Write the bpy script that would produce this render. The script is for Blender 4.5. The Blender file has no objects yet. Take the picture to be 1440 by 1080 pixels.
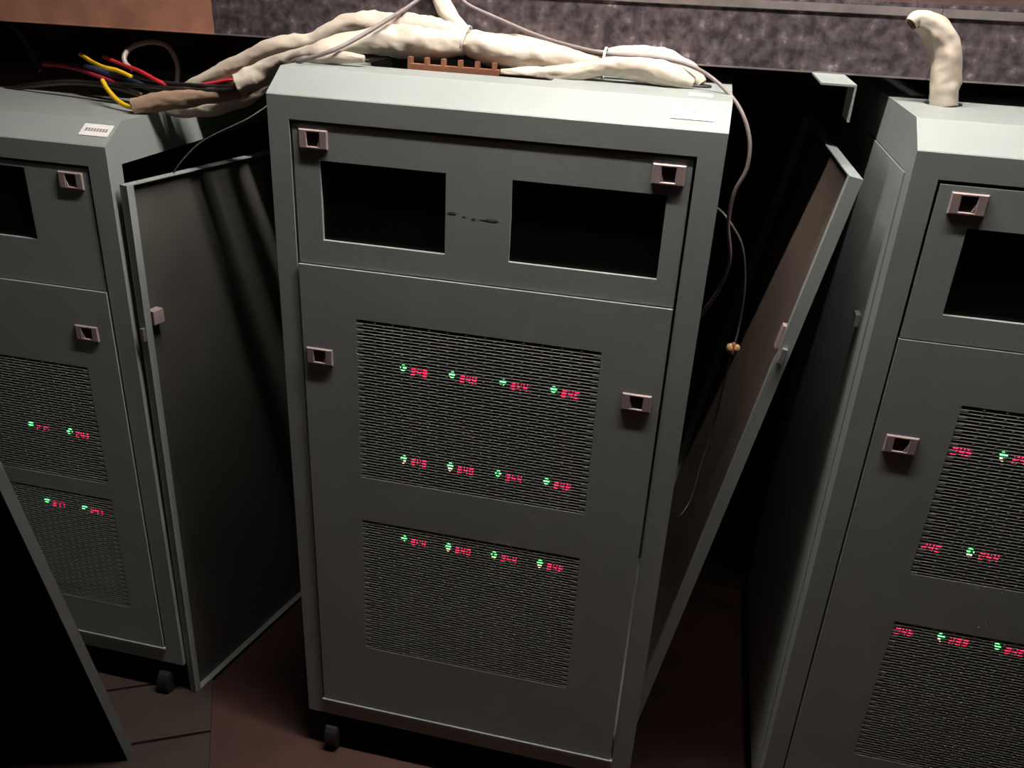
import bpy, bmesh, math, random
from mathutils import Vector, Matrix, noise

random.seed(7)
scene = bpy.context.scene
COL = scene.collection

# ------------------------------------------------------------------ camera
cam_d = bpy.data.cameras.new('camera')
cam_d.sensor_width = 36.0
cam_d.lens = 30.41
cam_d.clip_start = 0.02
cam = bpy.data.objects.new('camera', cam_d)
COL.objects.link(cam)
rx = Vector((0.974305, 0.219524, 0.050382))
ry = Vector((-0.140055, 0.415310, 0.898834))
rz = Vector((0.176392, -0.882795, 0.435384))
cam.matrix_world = Matrix(((rx.x, ry.x, rz.x, 0.57166), (rx.y, ry.y, rz.y, -1.09626), (rx.z, ry.z, rz.z, 1.35754), (0, 0, 0, 1)))
scene.camera = cam

# ------------------------------------------------------------------ world, exposure
world = bpy.data.worlds.new('dim_room_world')
scene.world = world
world.use_nodes = True
wb = world.node_tree.nodes['Background']
wb.inputs[0].default_value = (1.0, 0.8, 0.65, 1)
wb.inputs[1].default_value = 0.002
scene.view_settings.view_transform = 'Standard'
scene.view_settings.look = 'None'
scene.view_settings.gamma = 1.0
scene.view_settings.use_curve_mapping = False
scene.view_settings.exposure = 0.0
LAMP_POS = (0.56, -0.108, 2.13)
LAMP_LEN, TUBE_R = 1.0, 0.013
LAMP_WATT = 99.0

# ------------------------------------------------------------------ materials
def new_mat(name):
    m = bpy.data.materials.new(name)
    m.use_nodes = True
    nt = m.node_tree
    return m, nt, nt.nodes, nt.links, nt.nodes['Principled BSDF']

def noise_mat(name, c1, c2, scale=30, rough=0.5, metal=0.0, bump=0.0, bscale=400, detail=4, bdist=0.001, lo=0.35, hi=0.65, stretch=(1, 1, 1), spec=0.5, c3=None):
    m, nt, N, L, b = new_mat(name)
    tc = N.new('ShaderNodeTexCoord')
    mp = N.new('ShaderNodeMapping'); mp.inputs['Scale'].default_value = stretch
    L.new(tc.outputs['Object'], mp.inputs[0])
    n = N.new('ShaderNodeTexNoise'); n.inputs['Scale'].default_value = scale; n.inputs['Detail'].default_value = detail
    L.new(mp.outputs[0], n.inputs['Vector'])
    r = N.new('ShaderNodeValToRGB')
    r.color_ramp.elements[0].position = lo; r.color_ramp.elements[0].color = (*c1, 1)
    r.color_ramp.elements[1].position = hi; r.color_ramp.elements[1].color = (*c2, 1)
    if c3:
        e = r.color_ramp.elements.new(min(hi + 0.12, 0.98)); e.color = (*c3, 1)
    L.new(n.outputs[0], r.inputs[0]); L.new(r.outputs[0], b.inputs['Base Color'])
    b.inputs['Roughness'].default_value = rough; b.inputs['Metallic'].default_value = metal
    b.inputs['Specular IOR Level'].default_value = spec
    if bump > 0:
        n2 = N.new('ShaderNodeTexNoise'); n2.inputs['Scale'].default_value = bscale; n2.inputs['Detail'].default_value = 2
        L.new(mp.outputs[0], n2.inputs['Vector'])
        bp = N.new('ShaderNodeBump'); bp.inputs['Strength'].default_value = bump; bp.inputs['Distance'].default_value = bdist
        L.new(n2.outputs[0], bp.inputs['Height']); L.new(bp.outputs[0], b.inputs['Normal'])
    return m

def emit_mat(name, col, strength):
    m, nt, N, L, b = new_mat(name)
    b.inputs['Base Color'].default_value = (*[c * 0.5 for c in col], 1)
    b.inputs['Emission Color'].default_value = (*col, 1)
    b.inputs['Emission Strength'].default_value = strength
    return m

M = {}
M['paint'] = noise_mat('grey_green_powder_coat', (0.258, 0.289, 0.273), (0.29, 0.319, 0.303), 6, 0.42, bump=0.25, bscale=900)
M['paint_in'] = noise_mat('dark_inner_sheet', (0.074, 0.073, 0.064), (0.10, 0.098, 0.086), 5, 0.5, bump=0.15, bscale=600)  # darker tone than the outer coat, for inner faces
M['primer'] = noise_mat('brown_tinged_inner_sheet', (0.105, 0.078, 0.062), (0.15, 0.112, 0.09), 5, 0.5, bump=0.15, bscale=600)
M['edge'] = noise_mat('dull_grey_edge', (0.085, 0.088, 0.082), (0.105, 0.108, 0.10), 9, 0.5)
M['sleeve_shadowed'] = noise_mat('shadowed_wrap_sleeve', (0.25, 0.16, 0.105), (0.34, 0.23, 0.16), 14, 0.6, bump=0.6, bscale=90)  # wrap sleeve with its shadow put into a browner colour
M['zinc'] = noise_mat('galvanised_sheet', (0.070, 0.058, 0.065), (0.20, 0.162, 0.172), 62, 0.34, metal=0.55, bump=0.3, bscale=160, detail=8, lo=0.38, hi=0.62, c3=(0.5, 0.43, 0.44))
M['zinc_rim'] = noise_mat('galvanised_rim', (0.24, 0.21, 0.205), (0.34, 0.30, 0.29), 30, 0.4, metal=0.6)
M['brown_tray'] = noise_mat('brown_primer_sheet', (0.28, 0.128, 0.083), (0.42, 0.20, 0.128), 16, 0.6, bump=0.3, bscale=120, detail=6)
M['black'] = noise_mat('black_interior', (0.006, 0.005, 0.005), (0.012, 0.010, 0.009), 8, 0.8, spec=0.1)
M['screen'] = noise_mat('black_screen', (0.003, 0.003, 0.003), (0.005, 0.004, 0.004), 5, 0.35, spec=0.15)
M['dark_fill'] = noise_mat('near_black_fill', (0.006, 0.004, 0.003), (0.014, 0.009, 0.006), 200, 0.95, bump=0.4, bscale=500, spec=0.05)
M['latch'] = noise_mat('pinkish_latch_plastic', (0.34, 0.258, 0.25), (0.40, 0.305, 0.295), 60, 0.4)
M['latch_in'] = noise_mat('dark_latch_recess', (0.02, 0.010, 0.008), (0.03, 0.015, 0.012), 60, 0.6)
M['steel'] = noise_mat('zinc_steel', (0.5, 0.48, 0.46), (0.62, 0.6, 0.58), 80, 0.35, metal=0.8)
M['sleeve'] = noise_mat('cream_wrap_sleeve', (0.48, 0.40, 0.325), (0.58, 0.52, 0.43), 14, 0.6, bump=0.7, bscale=42, bdist=0.004)
M['sleeve_in'] = noise_mat('brown_sleeve_inside', (0.20, 0.12, 0.07), (0.30, 0.18, 0.10), 20, 0.8)
M['tie'] = noise_mat('white_nylon_tie', (0.75, 0.73, 0.68), (0.82, 0.8, 0.76), 50, 0.4)
M['cable'] = noise_mat('mauve_grey_cable', (0.16, 0.13, 0.125), (0.21, 0.17, 0.165), 30, 0.5)
M['cable_thin'] = noise_mat('grey_thin_cable', (0.085, 0.075, 0.07), (0.11, 0.10, 0.09), 30, 0.5)
M['wire_red'] = noise_mat('red_wire', (0.50, 0.015, 0.025), (0.62, 0.03, 0.04), 30, 0.4)
M['wire_maroon'] = noise_mat('maroon_wire', (0.30, 0.012, 0.04), (0.38, 0.02, 0.06), 30, 0.45)
M['wire_yellow'] = noise_mat('yellow_wire', (0.65, 0.38, 0.01), (0.75, 0.48, 0.02), 30, 0.4)
M['wire_blue'] = noise_mat('dark_blue_wire', (0.015, 0.03, 0.06), (0.025, 0.045, 0.09), 30, 0.4)
M['wire_black'] = noise_mat('black_wire', (0.012, 0.010, 0.010), (0.025, 0.02, 0.02), 30, 0.35)
M['loop'] = noise_mat('milky_plastic_tube', (0.28, 0.24, 0.22), (0.40, 0.34, 0.32), 40, 0.3)
M['orange'] = noise_mat('orange_brown_plastic', (0.24, 0.10, 0.055), (0.30, 0.125, 0.07), 60, 0.5)
M['rubber'] = noise_mat('black_rubber', (0.007, 0.006, 0.006), (0.011, 0.010, 0.010), 40, 0.6)
M['paper'] = noise_mat('white_paper_label', (0.80, 0.78, 0.76), (0.86, 0.84, 0.82), 40, 0.6)
M['ink'] = noise_mat('grey_print', (0.20, 0.19, 0.20), (0.28, 0.27, 0.28), 40, 0.7)
M['scuff'] = noise_mat('dark_scuff', (0.07, 0.06, 0.055), (0.15, 0.14, 0.13), 150, 0.7)
M['tan'] = noise_mat('tan_connector', (0.50, 0.30, 0.12), (0.58, 0.37, 0.17), 60, 0.5)
M['floor'] = noise_mat('brown_floor_sheet', (0.050, 0.020, 0.015), (0.068, 0.027, 0.020), 9, 0.55, bump=0.2, bscale=60, detail=6)
M['plank'] = noise_mat('grey_brown_plank', (0.031, 0.020, 0.016), (0.042, 0.027, 0.021), 10, 0.6, bump=0.2, bscale=80, stretch=(1, 2, 1), detail=6)
M['wall'] = noise_mat('stained_plaster', (0.07, 0.04, 0.035), (0.115, 0.07, 0.06), 14, 0.9, bump=0.3, bscale=50, detail=6, c3=(0.16, 0.11, 0.07))
M['ceil'] = noise_mat('grey_ceiling', (0.06, 0.052, 0.047), (0.08, 0.07, 0.062), 4, 0.9)
M['shade'] = noise_mat('grey_hood_and_holder', (0.07, 0.07, 0.065), (0.09, 0.09, 0.085), 20, 0.5)
M['led_g'] = emit_mat('green_led', (0.10, 1.0, 0.20), 4.5)
M['led_y'] = emit_mat('yellow_led', (1.0, 0.78, 0.35), 4.0)
M['digit'] = emit_mat('red_segments', (1.0, 0.006, 0.07), 3.4)
M['bulb'] = emit_mat('warm_bulb', (1.0, 0.925, 0.87), 1.0)

# ------------------------------------------------------------------ helpers
def link(name, me, mat, parent=None):
    o = bpy.data.objects.new(name, me)
    COL.objects.link(o)
    if mat is not None and len(me.materials) == 0:
        me.materials.append(M[mat])
    if parent is not None:
        o.parent = parent
    return o

def obj(name, bm, mat, parent=None, smooth=False):
    bmesh.ops.recalc_face_normals(bm, faces=bm.faces)
    me = bpy.data.meshes.new(name)
    bm.to_mesh(me); bm.free()
    if smooth:
        for p in me.polygons: p.use_smooth = True
    return link(name, me, mat, parent)

def empty(name, loc=(0, 0, 0)):
    e = bpy.data.objects.new(name, None)
    e.empty_display_size = 0.05
    COL.objects.link(e); e.location = loc
    return e

def tag(o, label, cat, group=None, kind=None):
    if label: o['label'] = label
    if cat: o['category'] = cat
    if group: o['group'] = group
    if kind: o['kind'] = kind
    return o

def box(bm, x0, x1, y0, y1, z0, z1):
    v = [bm.verts.new(p) for p in ((x0, y0, z0), (x1, y0, z0), (x1, y1, z0), (x0, y1, z0), (x0, y0, z1), (x1, y0, z1), (x1, y1, z1), (x0, y1, z1))]
    for f in ((0, 3, 2, 1), (4, 5, 6, 7), (0, 1, 5, 4), (1, 2, 6, 5), (2, 3, 7, 6), (3, 0, 4, 7)):
        bm.faces.new([v[i] for i in f])
    return v

def box_obj(name, x0, x1, y0, y1, z0, z1, mat, parent=None, bevel=0.0):
    bm = bmesh.new(); box(bm, x0, x1, y0, y1, z0, z1)
    if bevel: bmesh.ops.bevel(bm, geom=list(bm.edges), offset=bevel, segments=2, affect='EDGES', profile=0.5)
    return obj(name, bm, mat, parent)

def prism(bm, prof, x0, x1):
    a = [bm.verts.new((x0, y, z)) for y, z in prof]; b = [bm.verts.new((x1, y, z)) for y, z in prof]
    bm.faces.new(a); bm.faces.new(b[::-1])
    n = len(prof)
    for i in range(n): bm.faces.new((a[i], b[i], b[(i + 1) % n], a[(i + 1) % n]))
    return a, b

def holed_plate(name, x0, x1, z0, z1, y0, y1, holes, mat, parent):
    xs = sorted({x0, x1} | {h[0] for h in holes} | {h[1] for h in holes})
    zs = sorted({z0, z1} | {h[2] for h in holes} | {h[3] for h in holes})
    nx, nz = len(xs) - 1, len(zs) - 1
    def solid(i, j):
        if i < 0 or j < 0 or i >= nx or j >= nz: return False
        cx, cz = (xs[i] + xs[i + 1]) / 2, (zs[j] + zs[j + 1]) / 2
        return not any(h[0] < cx < h[1] and h[2] < cz < h[3] for h in holes)
    bm = bmesh.new(); cache = {}
    def V(i, j, k):
        key = (i, j, k)
        if key not in cache: cache[key] = bm.verts.new((xs[i], y1 if k else y0, zs[j]))
        return cache[key]
    for i in range(nx):
        for j in range(nz):
            if not solid(i, j): continue
            for k in (0, 1): bm.faces.new((V(i, j, k), V(i + 1, j, k), V(i + 1, j + 1, k), V(i, j + 1, k)))
            if not solid(i - 1, j): bm.faces.new((V(i, j, 0), V(i, j, 1), V(i, j + 1, 1), V(i, j + 1, 0)))
            if not solid(i + 1, j): bm.faces.new((V(i + 1, j, 0), V(i + 1, j, 1), V(i + 1, j + 1, 1), V(i + 1, j + 1, 0)))
            if not solid(i, j - 1): bm.faces.new((V(i, j, 0), V(i, j, 1), V(i + 1, j, 1), V(i + 1, j, 0)))
            if not solid(i, j + 1): bm.faces.new((V(i, j + 1, 0), V(i, j + 1, 1), V(i + 1, j + 1, 1), V(i + 1, j + 1, 0)))
    return obj(name, bm, mat, parent)

def crom(pts, n):
    """Catmull-Rom through (x, y, z, r) control points, n samples per span."""
    P = [pts[0]] + list(pts) + [pts[-1]]
    out = []
    for i in range(1, len(P) - 2):
        p0, p1, p2, p3 = P[i - 1], P[i], P[i + 1], P[i + 2]
        for k in range(n):
            t = k / n
            out.append([0.5 * ((2 * b) + (c - a) * t + (2 * a - 5 * b + 4 * c - d) * t * t + (3 * b - a - 3 * c + d) * t ** 3) for a, b, c, d in zip(p0, p1, p2, p3)])
    out.append(list(P[-2]))
    return out

def tube(name, pts, mat, parent=None, r=None, span=8, seg=10, wrinkle=0.0, seed=0, flat=1.0, open_start=False, open_end=False):
    if r is not None: pts = [(*p[:3], r) for p in pts]
    S = crom(pts, span)
    bm = bmesh.new(); rings = []; up = Vector((0, 0, 1))
    for i, s in enumerate(S):
        c = Vector(s[:3])
        a = Vector(S[max(i - 1, 0)][:3]); b = Vector(S[min(i + 1, len(S) - 1)][:3])
        t = (b - a).normalized()
        if i == 0:
            side = t.cross(up)
            if side.length < 0.2: side = t.cross(Vector((0, 1, 0)))
            side.normalize()
        else:
            side = (side - t * side.dot(t)).normalized()
        nrm = side.cross(t).normalized()
        ring = []
        for k in range(seg):
            an = 2 * math.pi * k / seg
            rr = s[3]
            if wrinkle:
                q = c * 1.0
                w = noise.noise(Vector((q.x * 28 + seed * 7.3, math.cos(an) * 1.1 + q.z * 20, math.sin(an) * 1.1 + seed)))
                w2 = 1 - abs(noise.noise(Vector((q.x * 16 + q.z * 16 + seed * 3.1, math.cos(an + q.x * 12) * 1.7 + 5, math.sin(an + q.x * 12) * 1.7)))) * 3.2
                w3 = noise.noise(Vector((q.x * 75 + math.sin(an) * 1.2 + seed, math.cos(an) * 1.8, math.sin(an) * 1.8 + q.z * 75)))
                rr *= 1 + wrinkle * (0.8 * w + 0.55 * max(w2, 0) + 0.4 * w3 - 0.15)
            ring.append(bm.verts.new(c + side * math.cos(an) * rr * flat + nrm * math.sin(an) * rr))
        rings.append((ring, c, t))
    for i in range(len(rings) - 1):
        for k in range(seg):
            bm.faces.new((rings[i][0][k], rings[i][0][(k + 1) % seg], rings[i + 1][0][(k + 1) % seg], rings[i + 1][0][k]))
    def cap(ring, c, t, opened, sgn):
        if not opened:
            bm.faces.new(ring); return
        d = t * sgn
        r1 = [bm.verts.new(c + (v.co - c) * 0.86) for v in ring]
        r2 = [bm.verts.new(c + (v.co - c) * 0.84 + d * 0.012) for v in ring]
        for k in range(seg):
            bm.faces.new((ring[k], ring[(k + 1) % seg], r1[(k + 1) % seg], r1[k]))
            f = bm.faces.new((r1[k], r1[(k + 1) % seg], r2[(k + 1) % seg], r2[k])); f.material_index = 1
        f = bm.faces.new(r2); f.material_index = 1
    cap(rings[0][0], rings[0][1], rings[0][2], open_start, 1)
    cap(rings[-1][0], rings[-1][1], rings[-1][2], open_end, -1)
    o = obj(name, bm, mat, parent, smooth=True)
    if open_start or open_end: o.data.materials.append(M['sleeve_in'])
    return o

def lathe(bm, cx, cy, prof, seg=20):
    rings = []
    for r, z in prof:
        rings.append([bm.verts.new((cx + r * math.cos(2 * math.pi * k / seg), cy + r * math.sin(2 * math.pi * k / seg), z)) for k in range(seg)])
    for a, b in zip(rings, rings[1:]):
        for k in range(seg): bm.faces.new((a[k], a[(k + 1) % seg], b[(k + 1) % seg], b[k]))
    bm.faces.new(rings[0]); bm.faces.new(rings[-1])

# ------------------------------------------------------------------ room shell
X0, X1, Y0, Y1, ZC = -2.6, 3.2, -2.8, 0.70, 2.75
floor = tag(box_obj('floor', X0, X1, Y0, Y1, -0.1, 0.0, 'floor'), 'reddish brown sheet floor under the cabinets', None, kind='structure')
tag(box_obj('wall_back', X0, X1, Y1, Y1 + 0.1, 0, ZC, 'wall'), 'dark stained wall behind the cabinets', None, kind='structure')
tag(box_obj('wall_left', X0 - 0.1, X0, Y0, Y1, 0, ZC, 'wall'), 'dark side wall beyond the leftmost cabinet', None, kind='structure')
tag(box_obj('wall_right', X1, X1 + 0.1, Y0, Y1, 0, ZC, 'wall'), 'dark side wall beyond the rightmost cabinet', None, kind='structure')
tag(box_obj('wall_front', X0, X1, Y0 - 0.1, Y0, 0, ZC, 'wall'), 'dark wall behind the viewer', None, kind='structure')
tag(box_obj('ceiling', X0, X1, Y0, Y1, ZC, ZC + 0.1, 'ceil'), 'grey ceiling above the cabinets', None, kind='structure')

# fluorescent batten hanging above the aisle, parallel to the row of cabinets
lamp = tag(empty('batten_lamp', LAMP_POS), 'fluorescent batten lamp hanging above the row of cabinets', 'lamp')
HL = LAMP_LEN / 2
def rod(name, x0, x1, rad, mat, seg=16, y=0.0, z=0.0):
    bm = bmesh.new()
    A = [[bm.verts.new((x, y + rad * math.cos(2 * math.pi * k / seg), z + rad * math.sin(2 * math.pi * k / seg))) for k in range(seg)] for x in (x0, x1)]
    for k in range(seg): bm.faces.new((A[0][k], A[0][(k + 1) % seg], A[1][(k + 1) % seg], A[1][k]))
    bm.faces.new(A[0]); bm.faces.new(A[1])
    return obj(name, bm, mat, lamp, True)
rod('tube', -HL, HL, TUBE_R, 'bulb')
for s_ in (-1, 1): box_obj('lampholder', s_ * (HL + 0.012) - 0.012, s_ * (HL + 0.012) + 0.012, -0.014, 0.014, -0.018, 0.045, 'shade', lamp)
bm = bmesh.new()
prism(bm, [(-0.03, 0.045), (0.03, 0.045), (0.11, -0.055), (0.108, -0.056), (0.028, 0.043), (-0.028, 0.043), (-0.108, -0.056), (-0.11, -0.055)], -HL - 0.03, HL + 0.03)
obj('added_cutoff_hood', bm, 'shade', lamp)  # unseen hood added to cut lamp light off the ceiling and far walls
for s_ in (-1, 1): tube('chain', [(s_ * 0.4, 0, 0.045, .003), (s_ * 0.4, 0, 0.2, .003), (s_ * 0.4, 0, ZC - LAMP_POS[2], .003)], 'steel', lamp)
M['bulb'].node_tree.nodes['Principled BSDF'].inputs['Emission Strength'].default_value = LAMP_WATT / (math.pi * 2 * math.pi * TUBE_R * LAMP_LEN)

# ------------------------------------------------------------------ cabinets
W, D, BASE = 0.60, 0.60, 0.084
OL, OR = 0.0302, 0.5672
OT, MID, OBZ = 0.0314, 0.2302, 0.123

SEGS = {'0': 'abcdef', '1': 'bc', '2': 'abged', '3': 'abgcd', '4': 'fgbc', '5': 'afgcd', '6': 'afgedc', '7': 'abc', '8': 'abcdefg', '9': 'abcdfg'}
def digits_mesh(text, h=0.0118, pitch=0.0098):
    bm = bmesh.new(); w = 0.0072; t = 0.0019; sl = 0.12
    for n, ch in enumerate(text):
        ox = n * pitch
        R = {'a': (0, w, h - t, h), 'g': (0, w, h / 2 - t / 2, h / 2 + t / 2), 'd': (0, w, 0, t), 'f': (0, t, h / 2, h), 'b': (w - t, w, h / 2, h), 'e': (0, t, 0, h / 2), 'c': (w - t, w, 0, h / 2)}
        for s in SEGS[ch]:
            x0, x1, z0, z1 = R[s]
            g = 0.0003
            for v in box(bm, ox + x0 + g, ox + x1 - g, -0.0006, 0.0006, z0 + g, z1 - g): v.co.x += v.co.z * sl
    return bm

def ring_plate(bm, xo, zo, hx, hz, ix, iz, icx, y0, y1):
    """rectangular frame with a rectangular hole: outer half sizes hx, hz, hole half sizes ix, iz at offset icx"""
    O = [(-hx, -hz), (hx, -hz), (hx, hz), (-hx, hz)]; I = [(icx - ix, -iz), (icx + ix, -iz), (icx + ix, iz), (icx - ix, iz)]
    b, c = 0.0014, 0.0010
    Of = [bm.verts.new((xo + x * (1 - b / hx), y0, zo + z * (1 - b / hz))) for x, z in O]
    Om = [bm.verts.new((xo + x, y0 + b, zo + z)) for x, z in O]
    Ob = [bm.verts.new((xo + x, y1, zo + z)) for x, z in O]
    If = [bm.verts.new((xo + icx + (x - icx) * (1 + c / ix), y0, zo + z * (1 + c / iz))) for x, z in I]
    Im = [bm.verts.new((xo + x, y0 + c, zo + z)) for x, z in I]; Ib = [bm.verts.new((xo + x, y1, zo + z)) for x, z in I]
    for k in range(4):
        j = (k + 1) % 4
        bm.faces.new((Of[k], Of[j], If[j], If[k])); bm.faces.new((Of[k], Of[j], Om[j], Om[k])); bm.faces.new((Om[k], Om[j], Ob[j], Ob[k]))
        bm.faces.new((If[k], If[j], Im[j], Im[k])); bm.faces.new((Im[k], Im[j], Ib[j], Ib[k]))
    bm.faces.new(Ib)

def latch(parent, x, z, y, side):
    """flush slide latch; side = -1 hole thumb ramp on the left, +1 on the right"""
    bm = bmesh.new(); ring_plate(bm, x, z, 0.0205, 0.0128, 0.0088, 0.0092, 0.0, y - 0.0027, y)
    o = obj('latch', bm, 'latch', parent)
    bm = bmesh.new(); box(bm, x - 0.0086, x + 0.0086, y - 0.0008, y - 0.0002, z - 0.009, z + 0.009); obj('recess', bm, 'latch_in', o)
    bm = bmesh.new()
    s = side
    a = [(x + s * 0.0086, z - 0.009), (x + s * 0.0086, z + 0.001), (x + s * 0.0052, z - 0.009)]
    p = [bm.verts.new((q[0], y - 0.0022, q[1])) for q in a]; q2 = [bm.verts.new((q[0], y - 0.0009, q[1])) for q in a]
    bm.faces.new(p); bm.faces.new(q2)
    for k in range(3): bm.faces.new((p[k], p[(k + 1) % 3], q2[(k + 1) % 3], q2[k]))
    obj('thumb_ramp', bm, 'latch', o)
    return o

def grille_mesh(x0, x1, z0, z1, y0, y1, rows=54, cols=13):
    bm = bmesh.new(); p = (z1 - z0) / rows; slot = p * 0.58; pitch = (x1 - x0) / cols; web = 0.0032
    for r in range(rows + 1):                      # full-width bars between the slot rows
        zc = z0 + r * p
        za, zb = max(z0, zc - (p - slot) / 2), min(z1, zc + (p - slot) / 2)
        prism(bm, [(y0, za), (y0 + 0.0007 * (zb - za) / (p - slot), zb), (y1, zb), (y1, za)], x0, x1)   # bars lean a little, like pressed louvres
    for r in range(rows):                          # short webs, staggered from row to row
        za = z0 + r * p + (p - slot) / 2; zb = za + slot
        if r % 2:
            for c in range(1, cols): box(bm, x0 + c * pitch - web / 2, x0 + c * pitch + web / 2, y0, y1, za, zb)
        else:
            box(bm, x0, x0 + pitch * 0.36, y0, y1, za, zb); box(bm, x1 - pitch * 0.36, x1, y0, y1, za, zb)
            for c in range(cols): 
                if 0 < c < cols - 1: box(bm, x0 + (c + 0.5) * pitch - web / 2 - pitch * 0.0, x0 + (c + 0.5) * pitch + web / 2, y0, y1, za, zb)
    return bm

CASTER = {}
def caster(parent, x, y):
    bm = bmesh.new(); box(bm, x - 0.028, x + 0.028, y - 0.028, y + 0.028, BASE - 0.004, BASE - 0.0002); o = obj('caster', bm, 'rubber', parent)
    for s in (-1, 1):
        bm = bmesh.new(); prism(bm, [(y - 0.018, BASE - 0.004), (y + 0.018, BASE - 0.004), (y - 0.012, 0.026), (y - 0.026, 0.03)], x + s * 0.017 - 0.0015, x + s * 0.017 + 0.0015)
        obj('fork', bm, 'rubber', o)
    bm = bmesh.new(); n = 22
    A = []
    for k in range(n):
        an = 2 * math.pi * k / n
        A.append([bm.verts.new((x + dx, y - 0.020 + rr * math.cos(an), 0.03 + rr * math.sin(an))) for dx, rr in ((-0.014, 0.024), (-0.011, 0.0298), (0.011, 0.0298), (0.014, 0.024))])
    for k in range(n):
        j = (k + 1) % n
        for q in range(3): bm.faces.new((A[k][q], A[k][q + 1], A[j][q + 1], A[j][q]))
    bm.faces.new([a[0] for a in A]); bm.faces.new([a[3] for a in A])
    obj('wheel', bm, 'rubber', o)
    return o

def cabinet(ox, oy, ht, label, wins, latches_u, latches_d, vents, lights, up_rec, lo_rec, left_panel, right_panel, roof_hole=None):
    """ht = height of the front top edge; wins/vents/latches in local x and depth below the front top edge"""
    c = tag(empty('power_cabinet', (ox, oy, 0)), label, 'cabinet', 'row of power cabinets')
    # top cover with a sloping front
    bm = bmesh.new()
    zt, zr, zu, ns = ht, ht + 0.030, ht - OT, 0.047
    hole = roof_hole or (0.2, 0.4, 0.40, 0.45)
    hx0, hx1, hy0, hy1 = hole
    e = 0.0012
    prism(bm, [(0, zu), (0, zt - e), (e, zt + e * 0.3), (ns - e, zr - e * 0.3), (ns + e, zr), (hy0, zr), (hy0, zu)], 0, W)
    box(bm, 0, hx0, hy0, D, zu, zr); box(bm, hx1, W, hy0, D, zu, zr); box(bm, hx0, hx1, hy1, D, zu, zr)
    obj('top_cover', bm, 'paint', c)
    # frame: four posts, base, thin lip added to catch light below the door
    bm = bmesh.new()
    box(bm, 0, OL, 0, 0.033, BASE, zu); box(bm, OR, W, 0, 0.033, BASE, zu)
    box(bm, 0, OL, D - 0.033, D, BASE, zu); box(bm, OR, W, D - 0.033, D, BASE, zu)
    box(bm, OL, OR, 0, D, BASE, OBZ); box(bm, OL, OR, -0.0048, 0, OBZ - 0.0035, OBZ); box(bm, 0, OL, 0.033, D - 0.033, BASE, OBZ - 0.002); box(bm, OR, W, 0.033, D - 0.033, BASE, OBZ - 0.002)
    obj('frame', bm, 'paint', c)
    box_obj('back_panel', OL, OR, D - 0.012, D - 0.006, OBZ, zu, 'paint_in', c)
    g = 0.0018
    if left_panel: box_obj('side_panel', -0.0014, 0.012, 0.033 + g, D - 0.033 - g, OBZ, zu - g, 'paint', c)
    if right_panel: box_obj('side_panel', W - 0.012, W - 0.0005, 0.033 + g, D - 0.033 - g, OBZ, zu - g, 'paint', c)
    # dark module rack deep inside
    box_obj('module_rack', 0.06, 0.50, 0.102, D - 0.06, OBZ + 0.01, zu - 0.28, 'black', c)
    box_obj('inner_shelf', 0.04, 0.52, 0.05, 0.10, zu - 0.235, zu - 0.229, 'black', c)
    # upper fascia
    gap = 0.0036
    up = holed_plate('upper_fascia', OL + gap, OR - gap, ht - MID + 0.0012, ht - OT - gap - 0.001, up_rec, up_rec + 0.006,
                     [(a, b, ht - zb, ht - za) for a, b, za, zb in wins], 'paint', c)
    for a, b, za, zb in wins:
        box_obj('display_window', a - 0.01, b + 0.01, up_rec + 0.0066, up_rec + 0.0095, ht - zb - 0.008, ht - za + 0.008, 'screen', up)
    for x, z, s in latches_u: latch(up, x, ht - z, up_rec, s)
    # lower door
    door = holed_plate('lower_door', OL + gap * 0.8, OR - gap, OBZ + 0.0022, ht - MID - 0.0006, lo_rec, lo_rec + 0.010,
                       [(a, b, ht - zb, ht - za) for a, b, za, zb in vents], 'paint', c)
    for a, b, za, zb in vents:
        gr = obj('vent_grille', grille_mesh(a, b, ht - zb, ht - za, lo_rec + 0.0002, lo_rec + 0.0016, rows=round((zb - za) / 0.00497)), 'paint', door)
        gr['kind'] = 'stuff'
    for x, z, s in latches_d: latch(door, x, ht - z, lo_rec, s)
    # meters glowing behind the grilles
    for x, z, text, lit, amber in lights:
        if lit:
            bm = bmesh.new(); bmesh.ops.create_icosphere(bm, subdivisions=2, radius=0.0052, matrix=Matrix.Translation((x, 0.100, ht - z)))
            obj('status_light', bm, 'led_g', c, True)['label'] = 'green indicator light'
        if amber:
            bm = bmesh.new(); bmesh.ops.create_icosphere(bm, subdivisions=2, radius=0.0036, matrix=Matrix.Translation((x - 0.0002, 0.100, ht - z - 0.0065)))
            obj('warning_light', bm, 'led_y', c, True)['label'] = 'amber indicator light'
        if text:
            bm = digits_mesh(text)
            bmesh.ops.translate(bm, verts=bm.verts, vec=(x + 0.0125, 0.0995, ht - z - 0.0105))
            obj('digit_readout', bm, 'digit', c)['label'] = 'red glowing number readout'
    for x in (0.045, W - 0.045):
        for y in (0.034, D - 0.06): caster(c, x, y)
    return c

VX0, VX1 = 0.1182, 0.4757
CX = (0.1536, 0.2354, 0.3177, 0.3990)
CZ = (0.4215, 0.5893, 0.7540)
def meters(rows, ambers):
    out = []
    for r, row in enumerate(rows):
        for k, t in enumerate(row): out.append((CX[k], CZ[r], t, True, (r, k) in ambers))
    return out

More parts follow.
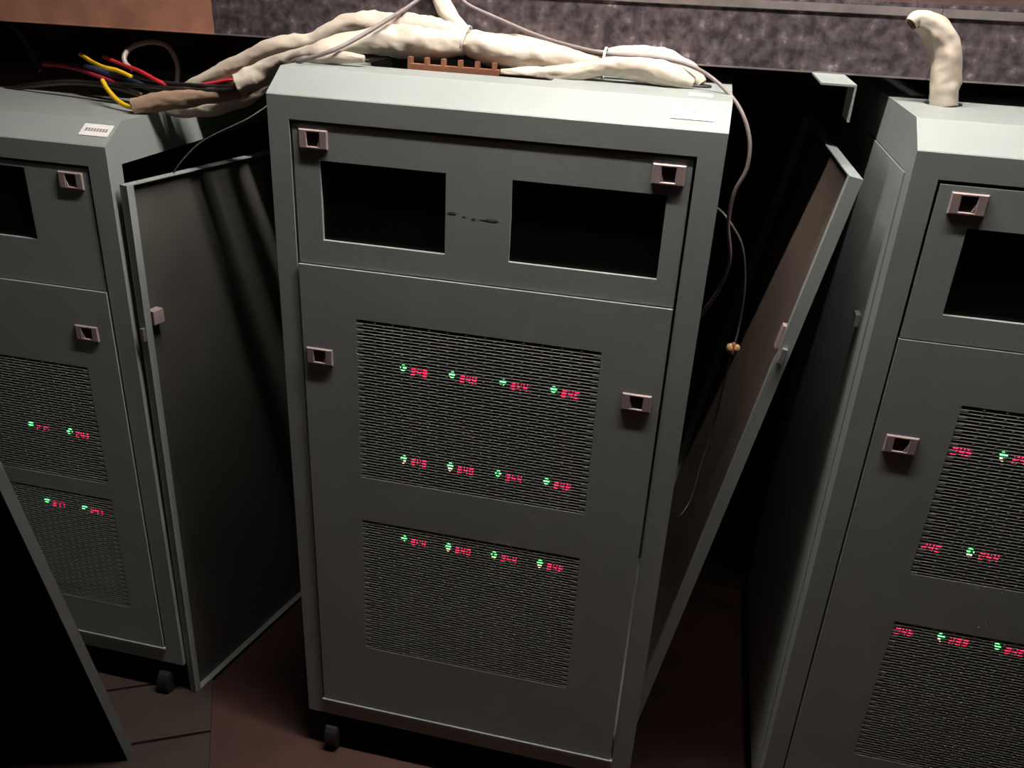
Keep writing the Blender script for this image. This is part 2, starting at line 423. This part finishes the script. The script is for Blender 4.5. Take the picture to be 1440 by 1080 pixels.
HT = 1.19
mid = cabinet(0, 0, HT, 'tall grey cabinet in the middle with cream cable sleeves lying across its top',
        [(0.0709, 0.2484, 0.0823, 0.1933), (0.3378, 0.5369, 0.0823, 0.1933)],
        [(0.0635, 0.055, 1), (0.5352, 0.0565, -1)], [(0.0591, 0.3716, 1), (0.5313, 0.373, -1)],
        [(VX0, VX1, 0.3043, 0.5725), (VX0, VX1, 0.6536, 0.9242)],
        meters((('245', '245', '244', '249'), ('245', '245', '244', '242'), ('244', '245', '244', '246')), {(1, 0), (1, 1), (2, 1), (2, 2), (2, 3)}),
        0.0015, -0.0020, True, False, (0.085, 0.36, 0.1165, 0.30))
right = cabinet(0.8132, -0.003, HT, 'grey cabinet at the right edge with an upright cream conduit rising from its top',
        [(0.0753, 0.2528, 0.0842, 0.1936), (0.3378, 0.5369, 0.0823, 0.1933)],
        [(0.0687, 0.0561, 1), (0.5352, 0.0565, -1)], [(0.0690, 0.3774, 1), (0.5313, 0.373, -1)],
        [(0.1278, 0.4853, 0.3095, 0.5775), (0.1278, 0.4853, 0.6636, 0.9342)],
        meters((('245', '245', '244', '244'), ('249', '244', '245', '244'), ('245', '235', '245', '244')), {(0, 1), (1, 1), (2, 1)}),
        -0.0008, -0.0022, True, True)
left = cabinet(-0.882, 0.036, 1.088, 'shorter grey cabinet at the left edge with a loose side panel beside it',
        [(0.10, 0.26, 0.044, 0.157), (0.295, 0.4535, 0.044, 0.157)],
        [(0.07, 0.056, 1), (0.533, 0.056, -1)], [(0.06, 0.306, 1), (0.517, 0.306, -1)],
        [(0.13, 0.505, 0.37, 0.60), (0.13, 0.505, 0.632, 0.88)],
        [(0.2701, 0.5700, '245', True, False), (0.3549, 0.5710, '245', True, False), (0.2695, 0.744, '247', True, False), (0.3548, 0.744, '244', True, False)],
        0.0014, -0.0022, True, False)

sp = [o for o in right.children if o.name.startswith('side_panel') and o.data.vertices[0].co.x < 0.1][0]
box_obj('side_catch', -0.0085, -0.0014, 0.0769, 0.0969, 0.9395, 0.9570, 'steel', sp, 0.0008)

# paper labels
def chamfer_label(cab, x0, x1, t0, t1, ht, marks):
    """label lying on the sloping top edge; t runs up the slope 0..1"""
    d = Vector((0, 0.047, 0.030)); n = Vector((0, -0.030, 0.047)).normalized()
    def pt(x, t, lift): v = d * t + n * lift; return (x, v.y, ht + v.z)
    def slab(x0, x1, t0, t1, l0, l1):
        bm = bmesh.new()
        a = [bm.verts.new(pt(x, t, l0)) for x, t in ((x0, t0), (x1, t0), (x1, t1), (x0, t1))]; b = [bm.verts.new(pt(x, t, l1)) for x, t in ((x0, t0), (x1, t0), (x1, t1), (x0, t1))]
        bm.faces.new(a); bm.faces.new(b)
        for k in range(4): bm.faces.new((a[k], a[(k + 1) % 4], b[(k + 1) % 4], b[k]))
        return bm
    o = obj('paper_label', slab(x0, x1, t0, t1, 0.0002, 0.0009), 'paper', cab)
    o['label'] = 'white printed paper label'
    for a, b, s0, s1 in marks: obj('print_mark', slab(a, b, s0, s1, 0.0009, 0.0011), 'ink', o)
chamfer_label(mid, 0.528, 0.580, 0.30, 0.70, HT, [(0.5545, 0.557, 0.50, 0.58)])
chamfer_label(left, 0.546, 0.594, 0.34, 0.78, 1.088, [(0.552 + k * 0.0048, 0.5555 + k * 0.0048, 0.50, 0.62) for k in range(8)])
rl = box_obj('paper_label', 0.545, 0.575, 0.070, 0.100, HT + 0.0302, HT + 0.0308, 'paper', mid)
# scuffs between the two windows
up = [o for o in mid.children if o.name.startswith('upper_fascia')][0]
for x, z, w, h in ((0.2575, 0.1345, 0.0125, 0.0032), (0.2745, 0.1375, 0.004, 0.0012), (0.2875, 0.1395, 0.0055, 0.0028), (0.3125, 0.1385, 0.019, 0.0036), (0.300, 0.139, 0.006, 0.001)):
    bm = bmesh.new(); n = 14
    A = [bm.verts.new((x + w / 2 * math.cos(2 * math.pi * k / n) * (1 + 0.25 * noise.noise(Vector((k, x * 99, 0)))), 0.0013, HT - z + h / 2 * math.sin(2 * math.pi * k / n))) for k in range(n)]
    B = [bm.verts.new((v.co.x, 0.0016, v.co.z)) for v in A]
    bm.faces.new(A); bm.faces.new(B)
    for k in range(n): bm.faces.new((A[k], A[(k + 1) % n], B[(k + 1) % n], B[k]))
    obj('scuff_mark', bm, 'scuff', up)

# ------------------------------------------------------------------ loose side panels (shallow pans)
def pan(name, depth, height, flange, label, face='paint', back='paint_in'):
    """local: x across thickness (outer skin at x=0, flanges towards -x), y depth, z up"""
    t = 0.0015
    e = tag(empty(name), label, 'panel')
    box_obj('skin', -t, 0, 0, depth, 0, height, face, e)
    bm = bmesh.new()
    fw = 0.013
    box(bm, -flange, -t, 0, t, 0, height); box(bm, -flange, -t, depth - t, depth, 0, height)
    box(bm, -flange, -t, t, depth - t, 0, t); box(bm, -flange, -t, t, depth - t, height - t, height)
    box(bm, -flange, -flange + t, t, fw, t, height - t); 
    obj('flange', bm, face, e)
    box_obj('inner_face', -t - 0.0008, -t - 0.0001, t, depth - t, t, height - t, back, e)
    return e

# middle cabinet's right side panel, foot still in the base, tilted out
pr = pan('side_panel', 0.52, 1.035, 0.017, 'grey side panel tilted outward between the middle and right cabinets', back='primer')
tx, tz = 0.7700, 1.1418
bx_, bz_ = 0.6063, 0.2104
ang = math.atan2(tx - bx_, tz - bz_)
pr.location = (tx - 1.035 * math.sin(ang), 0.0375, tz - 1.035 * math.cos(ang))
pr.rotation_euler = (0, ang, math.radians(1.6))
box_obj('catch', -0.0135, -0.0065, -0.006, 0.0002, 0.775, 0.797, 'steel', pr, 0.0006)
box_obj('latch_body', -0.022, -0.0025, 0.006, 0.020, 0.79, 0.825, 'latch', pr, 0.001)

# the loose panel standing beside the left cabinet, pan side to the right
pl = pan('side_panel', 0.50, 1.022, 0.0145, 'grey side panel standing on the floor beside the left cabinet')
pl.location = (-0.2802, 0.044, 0.0105)
pl.rotation_euler = (0, math.radians(-0.5), math.pi - math.radians(12.5))
pl.scale = (1, -1, 1)
box_obj('catch', -0.013, -0.006, -0.006, 0.0002, 0.77, 0.792, 'steel', pl, 0.0006)
box_obj('latch_body', -0.017, -0.0025, 0.016, 0.038, 0.792, 0.816, 'latch', pl, 0.001)

# dark panel leaning towards the viewer at the lower left
pf = tag(empty('grey_edged_panel'), 'dark panel with a grey edge leaning at the lower left', 'panel')
box_obj('skin', -0.52, 0, 0.0165, 0.019, 0, 1.02, 'edge', pf)
bm = bmesh.new()
box(bm, -0.0015, 0, 0, 0.0165, 0, 1.02); box(bm, -0.52, -0.5185, 0, 0.0165, 0, 1.02); box(bm, -0.5185, -0.0015, 0, 0.0165, 0, 0.0015); box(bm, -0.5185, -0.0015, 0, 0.0165, 1.0185, 1.02)
obj('flange', bm, 'edge', pf)
box_obj('dark_filling', -0.518, -0.002, 0.0005, 0.0163, 0.002, 1.018, 'dark_fill', pf)  # near-black filling on the viewer's side of the panel
pf.location = (-0.298, -0.137, 0.0105)
pf.rotation_euler = (math.radians(11.0), 0, 0)

# thin boards by the left cabinet, with gaps that draw dark floor lines
def plank(n0, n1, t0, t1, label):
    th = math.radians(28)
    o = box_obj('floor_plank', t0, t1, n0, n1, 0, 0.010, 'plank', None, 0.001)
    o.rotation_euler = (0, 0, th)
    return tag(o, label, 'plank', 'loose planks on the floor')
plank(-0.09, 0.0538, -0.72, -0.185, 'grey brown floor plank nearest the viewer, under the dark panel')
plank(0.0605, 0.203, -0.72, -0.185, 'grey brown floor plank under the foot of the standing side panel')
plank(0.2095, 0.2835, -0.66, -0.305, 'short narrow floor plank partly under the left cabinet')

# ------------------------------------------------------------------ cable tray in three lengths
TZ, TS, TY, TD = HT + 0.0475, 0.0097, 0.232, 0.42  # tray depth stretched to keep lamp light off the wall behind
def tray(x0, x1, mat, rim, label):
    e = tag(empty('cable_tray', (x0, TY, TZ + TS * x0)), label, 'cable tray', 'lengths of cable tray')
    L = x1 - x0 - 0.001; t = 0.0015; h = 0.088
    box_obj('front_wall', 0, L, 0, t, 0, h, mat, e)
    box_obj('rear_wall', 0, L, TD - t, TD, 0, h, mat, e)
    box_obj('tray_bottom', 0, L, t, TD - t, 0, t, mat, e)
    bm = bmesh.new(); box(bm, 0, L, -0.0022, 0, h - 0.010, h + 0.0005)
    obj('front_rim', bm, rim, e)
    box_obj('hem', 0, L, -0.0011, 0, 0, 0.0022, rim, e)
    box_obj('rear_rim', 0, L, TD, TD + 0.010, h - 0.0015, h, rim, e)
    e.rotation_euler = (0, -math.atan(TS), 0)
    return e
XA, XB = -0.2021, 0.8544
tray(-2.2, XA, 'brown_tray', 'brown_tray', 'brown length of cable tray above the left cabinet')
tray(XA, XB, 'zinc', 'zinc_rim', 'mottled galvanised length of cable tray behind the middle cabinet')
tray(XB, 2.9, 'zinc', 'zinc_rim', 'mottled galvanised length of cable tray at the right behind the upright conduit')

br = tag(empty('tray_bracket', (0.705, 0.10, HT + 0.010)), 'small pale angle bracket projecting below the tray beside the right cabinet', 'bracket')
bm = bmesh.new(); box(bm, 0, 0.043, 0, 0.131, 0.0425, 0.045); obj('plate', bm, 'paint', br)
bm = bmesh.new(); box(bm, 0.0405, 0.043, 0, 0.06, 0.0, 0.0425); obj('leg', bm, 'paint', br)

# ------------------------------------------------------------------ sleeves and cables
def sleeve(pts, label, seed, os_=False, oe=False, wr=0.22, flat=1.0, span=14, mat='sleeve'):
    o = tube('cable_sleeve', pts, mat, None, wrinkle=wr, seed=seed, seg=26, span=span, flat=flat, open_start=os_, open_end=oe)
    return tag(o, label, 'cable sleeve', 'cream cable sleeves')
sleeve([(-0.2450, 0.2050, 1.1524, 0.0100), (-0.1568, 0.2050, 1.1941, 0.0135), (-0.0802, 0.2000, 1.2265, 0.0145), (-0.0157, 0.2000, 1.2418, 0.0135), (0.0417, 0.2000, 1.2652, 0.0165), (0.1136, 0.2000, 1.2686, 0.0185), (0.1792, 0.1980, 1.2671, 0.0170), (0.2194, 0.1920, 1.2605, 0.0120)], 'cream sleeve draped back over the middle cabinet and down to the left', 1, os_=True)
sleeve([(-0.1205, 0.1500, 1.1741, 0.0175), (-0.0773, 0.1550, 1.1950, 0.0165), (-0.0208, 0.1350, 1.2185, 0.0145), (0.0350, 0.1100, 1.2347, 0.0135), (0.0669, 0.1500, 1.2473, 0.0155), (0.1104, 0.1780, 1.2494, 0.0215), (0.1749, 0.1780, 1.2498, 0.0205), (0.2219, 0.1800, 1.2519, 0.0135)], 'cream sleeve with black and red wires coming out of its open end', 2, os_=True)
sleeve([(-0.0596, 0.1600, 1.2048, 0.0080), (0.0076, 0.1100, 1.2224, 0.0085), (0.0603, 0.1000, 1.2297, 0.0085), (0.0990, 0.1000, 1.2305, 0.0050)], 'cream sleeve lying low against the left top corner of the middle cabinet', 3)
sleeve([(0.2218, 0.1800, 1.2528, 0.0130), (0.2599, 0.1750, 1.2481, 0.0205), (0.3117, 0.1750, 1.2432, 0.0215), (0.3632, 0.1720, 1.2413, 0.0180), (0.3984, 0.1700, 1.2430, 0.0120), (0.4228, 0.1680, 1.2504, 0.0065)], 'fat cream sleeve between the two ties on the middle cabinet', 4)
sleeve([(0.2180, 0.1970, 1.2601, 0.0110), (0.2838, 0.2050, 1.2553, 0.0130), (0.3574, 0.2030, 1.2480, 0.0120), (0.4201, 0.1900, 1.2495, 0.0070)], 'thin cream sleeve behind the fat one on the middle cabinet', 5)
sleeve([(0.4154, 0.1880, 1.2484, 0.0070), (0.4496, 0.1900, 1.2534, 0.0125), (0.4943, 0.1900, 1.2500, 0.0165), (0.5279, 0.1880, 1.2395, 0.0155), (0.5492, 0.1860, 1.2264, 0.0120), (0.5559, 0.1840, 1.2206, 0.0100)], 'cream sleeve arching down into the right end of the middle cabinet top', 6)
sleeve([(0.2827, 0.1450, 1.2229, 0.0040), (0.3282, 0.1500, 1.2230, 0.0095), (0.3777, 0.1520, 1.2273, 0.0115), (0.4256, 0.1550, 1.2379, 0.0115), (0.4740, 0.1550, 1.2395, 0.0155), (0.5180, 0.1520, 1.2339, 0.0145), (0.5475, 0.1520, 1.2261, 0.0090)], 'cream sleeve lying along the front of the bundle on the middle cabinet', 7)
sleeve([(0.1650, 0.3450, 1.2620, 0.0120), (0.1580, 0.3250, 1.3000, 0.0120), (0.1500, 0.2750, 1.3520, 0.0115), (0.1520, 0.2350, 1.3470, 0.0110), (0.1718, 0.2130, 1.3116, 0.0125), (0.1895, 0.2050, 1.2874, 0.0115), (0.2203, 0.1920, 1.2634, 0.0085)], 'cream sleeve dropping over the tray onto the middle cabinet bundle', 8)
sleeve([(-0.3041, 0.1500, 1.1284, 0.0140), (-0.2648, 0.1600, 1.1377, 0.0140), (-0.2178, 0.1650, 1.1462, 0.0125), (-0.1653, 0.1700, 1.1560, 0.0120), (-0.1250, 0.1750, 1.1690, 0.0125)], 'short sleeve, its shadow painted in as brown, with a yellow wire entering its left end', 9, os_=True, mat='sleeve_shadowed')
sleeve([(-0.2796, 0.2000, 1.1151, 0.0050), (-0.2459, 0.2000, 1.1212, 0.0115), (-0.1974, 0.2000, 1.1295, 0.0125), (-0.1465, 0.2000, 1.1465, 0.0125), (-0.1104, 0.2000, 1.1717, 0.0120), (-0.0749, 0.2100, 1.2046, 0.0110)], 'pale sleeve sagging between the left and middle cabinets', 10)
sleeve([(0.8724, 0.1850, 1.2185, 0.0170), (0.8681, 0.1880, 1.2446, 0.0185), (0.8646, 0.1900, 1.2705, 0.0192), (0.8565, 0.1900, 1.2924, 0.0190), (0.8419, 0.1880, 1.3078, 0.0172), (0.8268, 0.1840, 1.3171, 0.0140), (0.8129, 0.1780, 1.3207, 0.0110), (0.8076, 0.1750, 1.3155, 0.0085)], 'upright cream conduit curving over from the top of the right cabinet', 11, oe=True, wr=0.2)

def ring_tie(c, r, axis, name, label, rx=1.0):
    """thin band around a bundle; axis = direction of the bundle"""
    ax = Vector(axis).normalized(); s = ax.cross(Vector((0, 0, 1))).normalized(); u = s.cross(ax)
    bm = bmesh.new(); n = 20; R = []
    for k in range(n):
        an = 2 * math.pi * k / n
        d = s * math.cos(an) * rx + u * math.sin(an)
        R.append([bm.verts.new(Vector(c) + d * rr + ax * o_) for rr, o_ in ((r, -0.0016), (r + 0.001, -0.0016), (r + 0.001, 0.0016), (r, 0.0016))])
    for k in range(n):
        j = (k + 1) % n
        for q in range(4): bm.faces.new((R[k][q], R[k][(q + 1) % 4], R[j][(q + 1) % 4], R[j][q]))
    return tag(obj(name, bm, 'tie', None, True), label, 'cable tie', 'nylon cable ties')
ring_tie((0.2201, 0.1860, 1.2561), 0.0210, (1, 0.0, -0.25), 'cable_tie', 'cable tie binding the sleeves below the tray drop', 1.00)
ring_tie((0.4230, 0.1720, 1.2427), 0.0195, (1, 0, -0.05), 'cable_tie', 'cable tie binding the right half of the sleeves', 1.00)

def cable(name, pts, r, mat, label, cat='cable', group=None, span=8, seg=8):
    return tag(tube(name, pts, mat, None, r=r, span=span, seg=seg), label, cat, group)
cable('grey_cable', [(0.2300, 0.3600, 1.2620), (0.2100, 0.3200, 1.2900), (0.1950, 0.2620, 1.3360), (0.1960, 0.2260, 1.3310), (0.2075, 0.2150, 1.3070), (0.2612, 0.2050, 1.2879), (0.3392, 0.1830, 1.2669), (0.4233, 0.1600, 1.2556), (0.4910, 0.1600, 1.2548), (0.5417, 0.1500, 1.2484), (0.5798, 0.1300, 1.2317), (0.6111, 0.1050, 1.2059), (0.6291, 0.0900, 1.1712), (0.6316, 0.0850, 1.1341), (0.6206, 0.0850, 1.1003), (0.6198, 0.0900, 1.0576), (0.6299, 0.1000, 1.0058), (0.6236, 0.1200, 0.9567), (0.6075, 0.1400, 0.9124), (0.5935, 0.1700, 0.8705)], 0.0027, 'cable', 'long grey cable looping down the right side of the middle cabinet', 'cable', 'grey cables')
cable('grey_cable', [(0.2000, 0.3600, 1.2620), (0.1900, 0.3200, 1.2900), (0.1780, 0.2620, 1.3360), (0.1660, 0.2260, 1.3300), (0.1380, 0.2080, 1.3032), (0.1101, 0.1650, 1.2785), (0.0837, 0.1220, 1.2566), (0.0606, 0.0880, 1.2407), (0.0279, 0.0780, 1.2282), (0.0063, 0.0850, 1.2215)], 0.0031, 'cable', 'grey cable crossing the left sleeves on the middle cabinet', 'cable', 'grey cables')
cable('thin_cable', [(0.5799, 0.2000, 1.0570), (0.6059, 0.1700, 1.0574), (0.6286, 0.1500, 1.0400), (0.6488, 0.1500, 1.0068), (0.6607, 0.1600, 0.9480), (0.6633, 0.1700, 0.8883), (0.6613, 0.1700, 0.8541)], 0.0018, 'cable_thin', 'thin grey cord running down to the tan connector', 'cable', 'thin cords')
cable('thin_cable', [(0.6583, 0.1700, 0.8394), (0.6566, 0.1800, 0.7811), (0.6528, 0.2000, 0.6934), (0.6431, 0.2000, 0.6168), (0.6363, 0.1900, 0.5578), (0.6215, 0.1700, 0.5317), (0.6030, 0.2000, 0.4933)], 0.0013, 'cable_thin', 'thin grey cord hanging in a loop below the tan connector', 'cable', 'thin cords')
cable('thin_cable', [(-0.0663, 0.1500, 1.1557), (-0.0931, 0.1200, 1.1328), (-0.1361, 0.1100, 1.1110), (-0.1706, 0.1050, 1.0910), (-0.1968, 0.1000, 1.0661), (-0.2165, 0.1000, 1.0437)], 0.0012, 'cable_thin', 'thin dark cord from the middle cabinet to the standing side panel', 'cable', 'thin cords')
cable('wire', [(-0.1148, 0.1580, 1.1808), (-0.1459, 0.1650, 1.1778), (-0.1756, 0.1700, 1.1709), (-0.2158, 0.1750, 1.1621)], 0.0028, 'wire_red', 'short red wire in the open sleeve end', 'wire', 'loose wires')
cable('wire', [(-0.2500, 0.1850, 1.1542), (-0.2841, 0.1900, 1.1639), (-0.3320, 0.2150, 1.1732), (-0.3758, 0.2350, 1.1781), (-0.4303, 0.2650, 1.1841)], 0.0035, 'wire_red', 'bright red wire above the left cabinet', 'wire', 'loose wires')
cable('wire', [(-0.5803, 0.3000, 1.1594), (-0.5328, 0.2850, 1.1616), (-0.4832, 0.2650, 1.1611), (-0.4329, 0.2500, 1.1536), (-0.3744, 0.2400, 1.1432)], 0.0042, 'wire_maroon', 'dull maroon wire farthest left above the left cabinet', 'wire', 'loose wires')
cable('wire', [(-0.4706, 0.2600, 1.1862), (-0.4334, 0.2350, 1.1796), (-0.3938, 0.2100, 1.1757), (-0.3650, 0.2050, 1.1728), (-0.3372, 0.2000, 1.1655)], 0.0034, 'wire_yellow', 'yellow wire ending high above the left cabinet', 'wire', 'loose wires')
cable('wire', [(-0.3913, 0.2000, 1.1561), (-0.3734, 0.1850, 1.1458), (-0.3495, 0.1700, 1.1342), (-0.3250, 0.1600, 1.1265), (-0.2993, 0.1550, 1.1249)], 0.0038, 'wire_yellow', 'yellow wire curving down into the short shadow-coloured sleeve', 'wire', 'loose wires')
cable('wire', [(-0.4645, 0.2600, 1.1686), (-0.4183, 0.2500, 1.1604), (-0.3726, 0.2400, 1.1546), (-0.3213, 0.2200, 1.1471), (-0.2701, 0.1900, 1.1478)], 0.0052, 'wire_blue', 'thick dark blue wire above the left cabinet', 'wire', 'loose wires')
cable('wire', [(-0.1156, 0.1580, 1.1726), (-0.1612, 0.1650, 1.1673), (-0.2125, 0.1700, 1.1650), (-0.2743, 0.1900, 1.1625), (-0.3446, 0.2200, 1.1630), (-0.4387, 0.2600, 1.1614)], 0.0034, 'wire_black', 'upper black wire from the open sleeve end', 'wire', 'loose wires')
cable('wire', [(-0.1159, 0.1580, 1.1684), (-0.1589, 0.1600, 1.1629), (-0.2103, 0.1650, 1.1584), (-0.2627, 0.1800, 1.1559), (-0.3332, 0.2100, 1.1517), (-0.4701, 0.2600, 1.1384)], 0.0038, 'wire_black', 'lower black wire from the open sleeve end', 'wire', 'loose wires')
cable('wire', [(-0.6524, 0.2700, 1.1117), (-0.5460, 0.2500, 1.1338), (-0.4641, 0.2350, 1.1437), (-0.3867, 0.2200, 1.1444), (-0.3222, 0.2000, 1.1382)], 0.0045, 'wire_black', 'black wire lying along the left cabinet top', 'wire', 'loose wires')
cable('wire', [(-0.6367, 0.3000, 1.2253), (-0.6048, 0.2900, 1.2049), (-0.5814, 0.2800, 1.1784), (-0.5609, 0.2700, 1.1516)], 0.0050, 'wire_black', 'black wire hanging behind the brown tray', 'wire', 'loose wires')
cable('loop_tube', [(-0.3573, 0.2350, 1.1717), (-0.3700, 0.2350, 1.1818), (-0.3728, 0.2420, 1.1943), (-0.3662, 0.2620, 1.2065), (-0.3504, 0.2850, 1.2116), (-0.3254, 0.2900, 1.2063), (-0.3111, 0.2900, 1.1848), (-0.3122, 0.2900, 1.1564), (-0.3233, 0.2900, 1.1324)], 0.0042, 'loop', 'milky plastic tube bent in a loop above the left cabinet', 'tube', None)
tc = tag(empty('cord_connector', (0.6603, 0.1700, 0.8468)), 'small tan two-lobed connector on the thin cord beside the middle cabinet', 'connector')
bm = bmesh.new(); bmesh.ops.create_uvsphere(bm, u_segments=12, v_segments=8, radius=0.0072, matrix=Matrix.Translation((-0.005, 0, 0)) @ Matrix.Diagonal((0.8, 0.8, 1.1, 1)));  obj('shell', bm, 'tan', tc, True)
bm = bmesh.new(); bmesh.ops.create_uvsphere(bm, u_segments=12, v_segments=8, radius=0.0068, matrix=Matrix.Translation((0.005, 0, 0.001)) @ Matrix.Diagonal((0.8, 0.8, 1.0, 1)));  obj('shell', bm, 'tan', tc, True)
bm = bmesh.new(); lathe(bm, 0, 0, [(0.003, -0.012), (0.004, -0.006), (0.004, 0.006), (0.0025, 0.010)], 10); obj('clip', bm, 'orange', tc, True)


# dark grommets where sleeves enter the cabinet tops
def grommet(x, y, rx_, ry_, label):
    bm = bmesh.new(); lathe(bm, 0, 0, [(1.0, 0.0), (1.0, 0.6), (0.9, 1.0), (0.2, 1.0)], 28)
    for v in bm.verts: v.co = Vector((v.co.x * rx_, v.co.y * ry_, v.co.z * 0.003))
    o = obj('cable_grommet', bm, 'rubber', None, False); o.location = (x, y, HT + 0.0303)
    return tag(o, label, 'grommet', 'cable entry grommets')
grommet(0.8742, 0.1959, 0.0240, 0.0140, 'dark grommet around the upright conduit on the right cabinet')
grommet(0.5542, 0.1794, 0.0180, 0.0120, 'dark grommet at the right end of the middle cabinet top')

# slotted orange-brown terminal guard in the roof opening of the middle cabinet
gx0, gx1 = 0.1482, 0.2817
tg = tag(empty('terminal_guard', (gx0, 0.140, HT + 0.0235)), 'low orange-brown slotted guard under the sleeves on the middle cabinet', 'guard')
box_obj('bottom_rail', 0, gx1 - gx0, 0, 0.012, 0, 0.0115, 'orange', tg)
for k in range(6):
    box_obj('rib', k * 0.0245, k * 0.0245 + 0.0055, 0.001, 0.011, 0.0115, 0.0205, 'orange', tg)
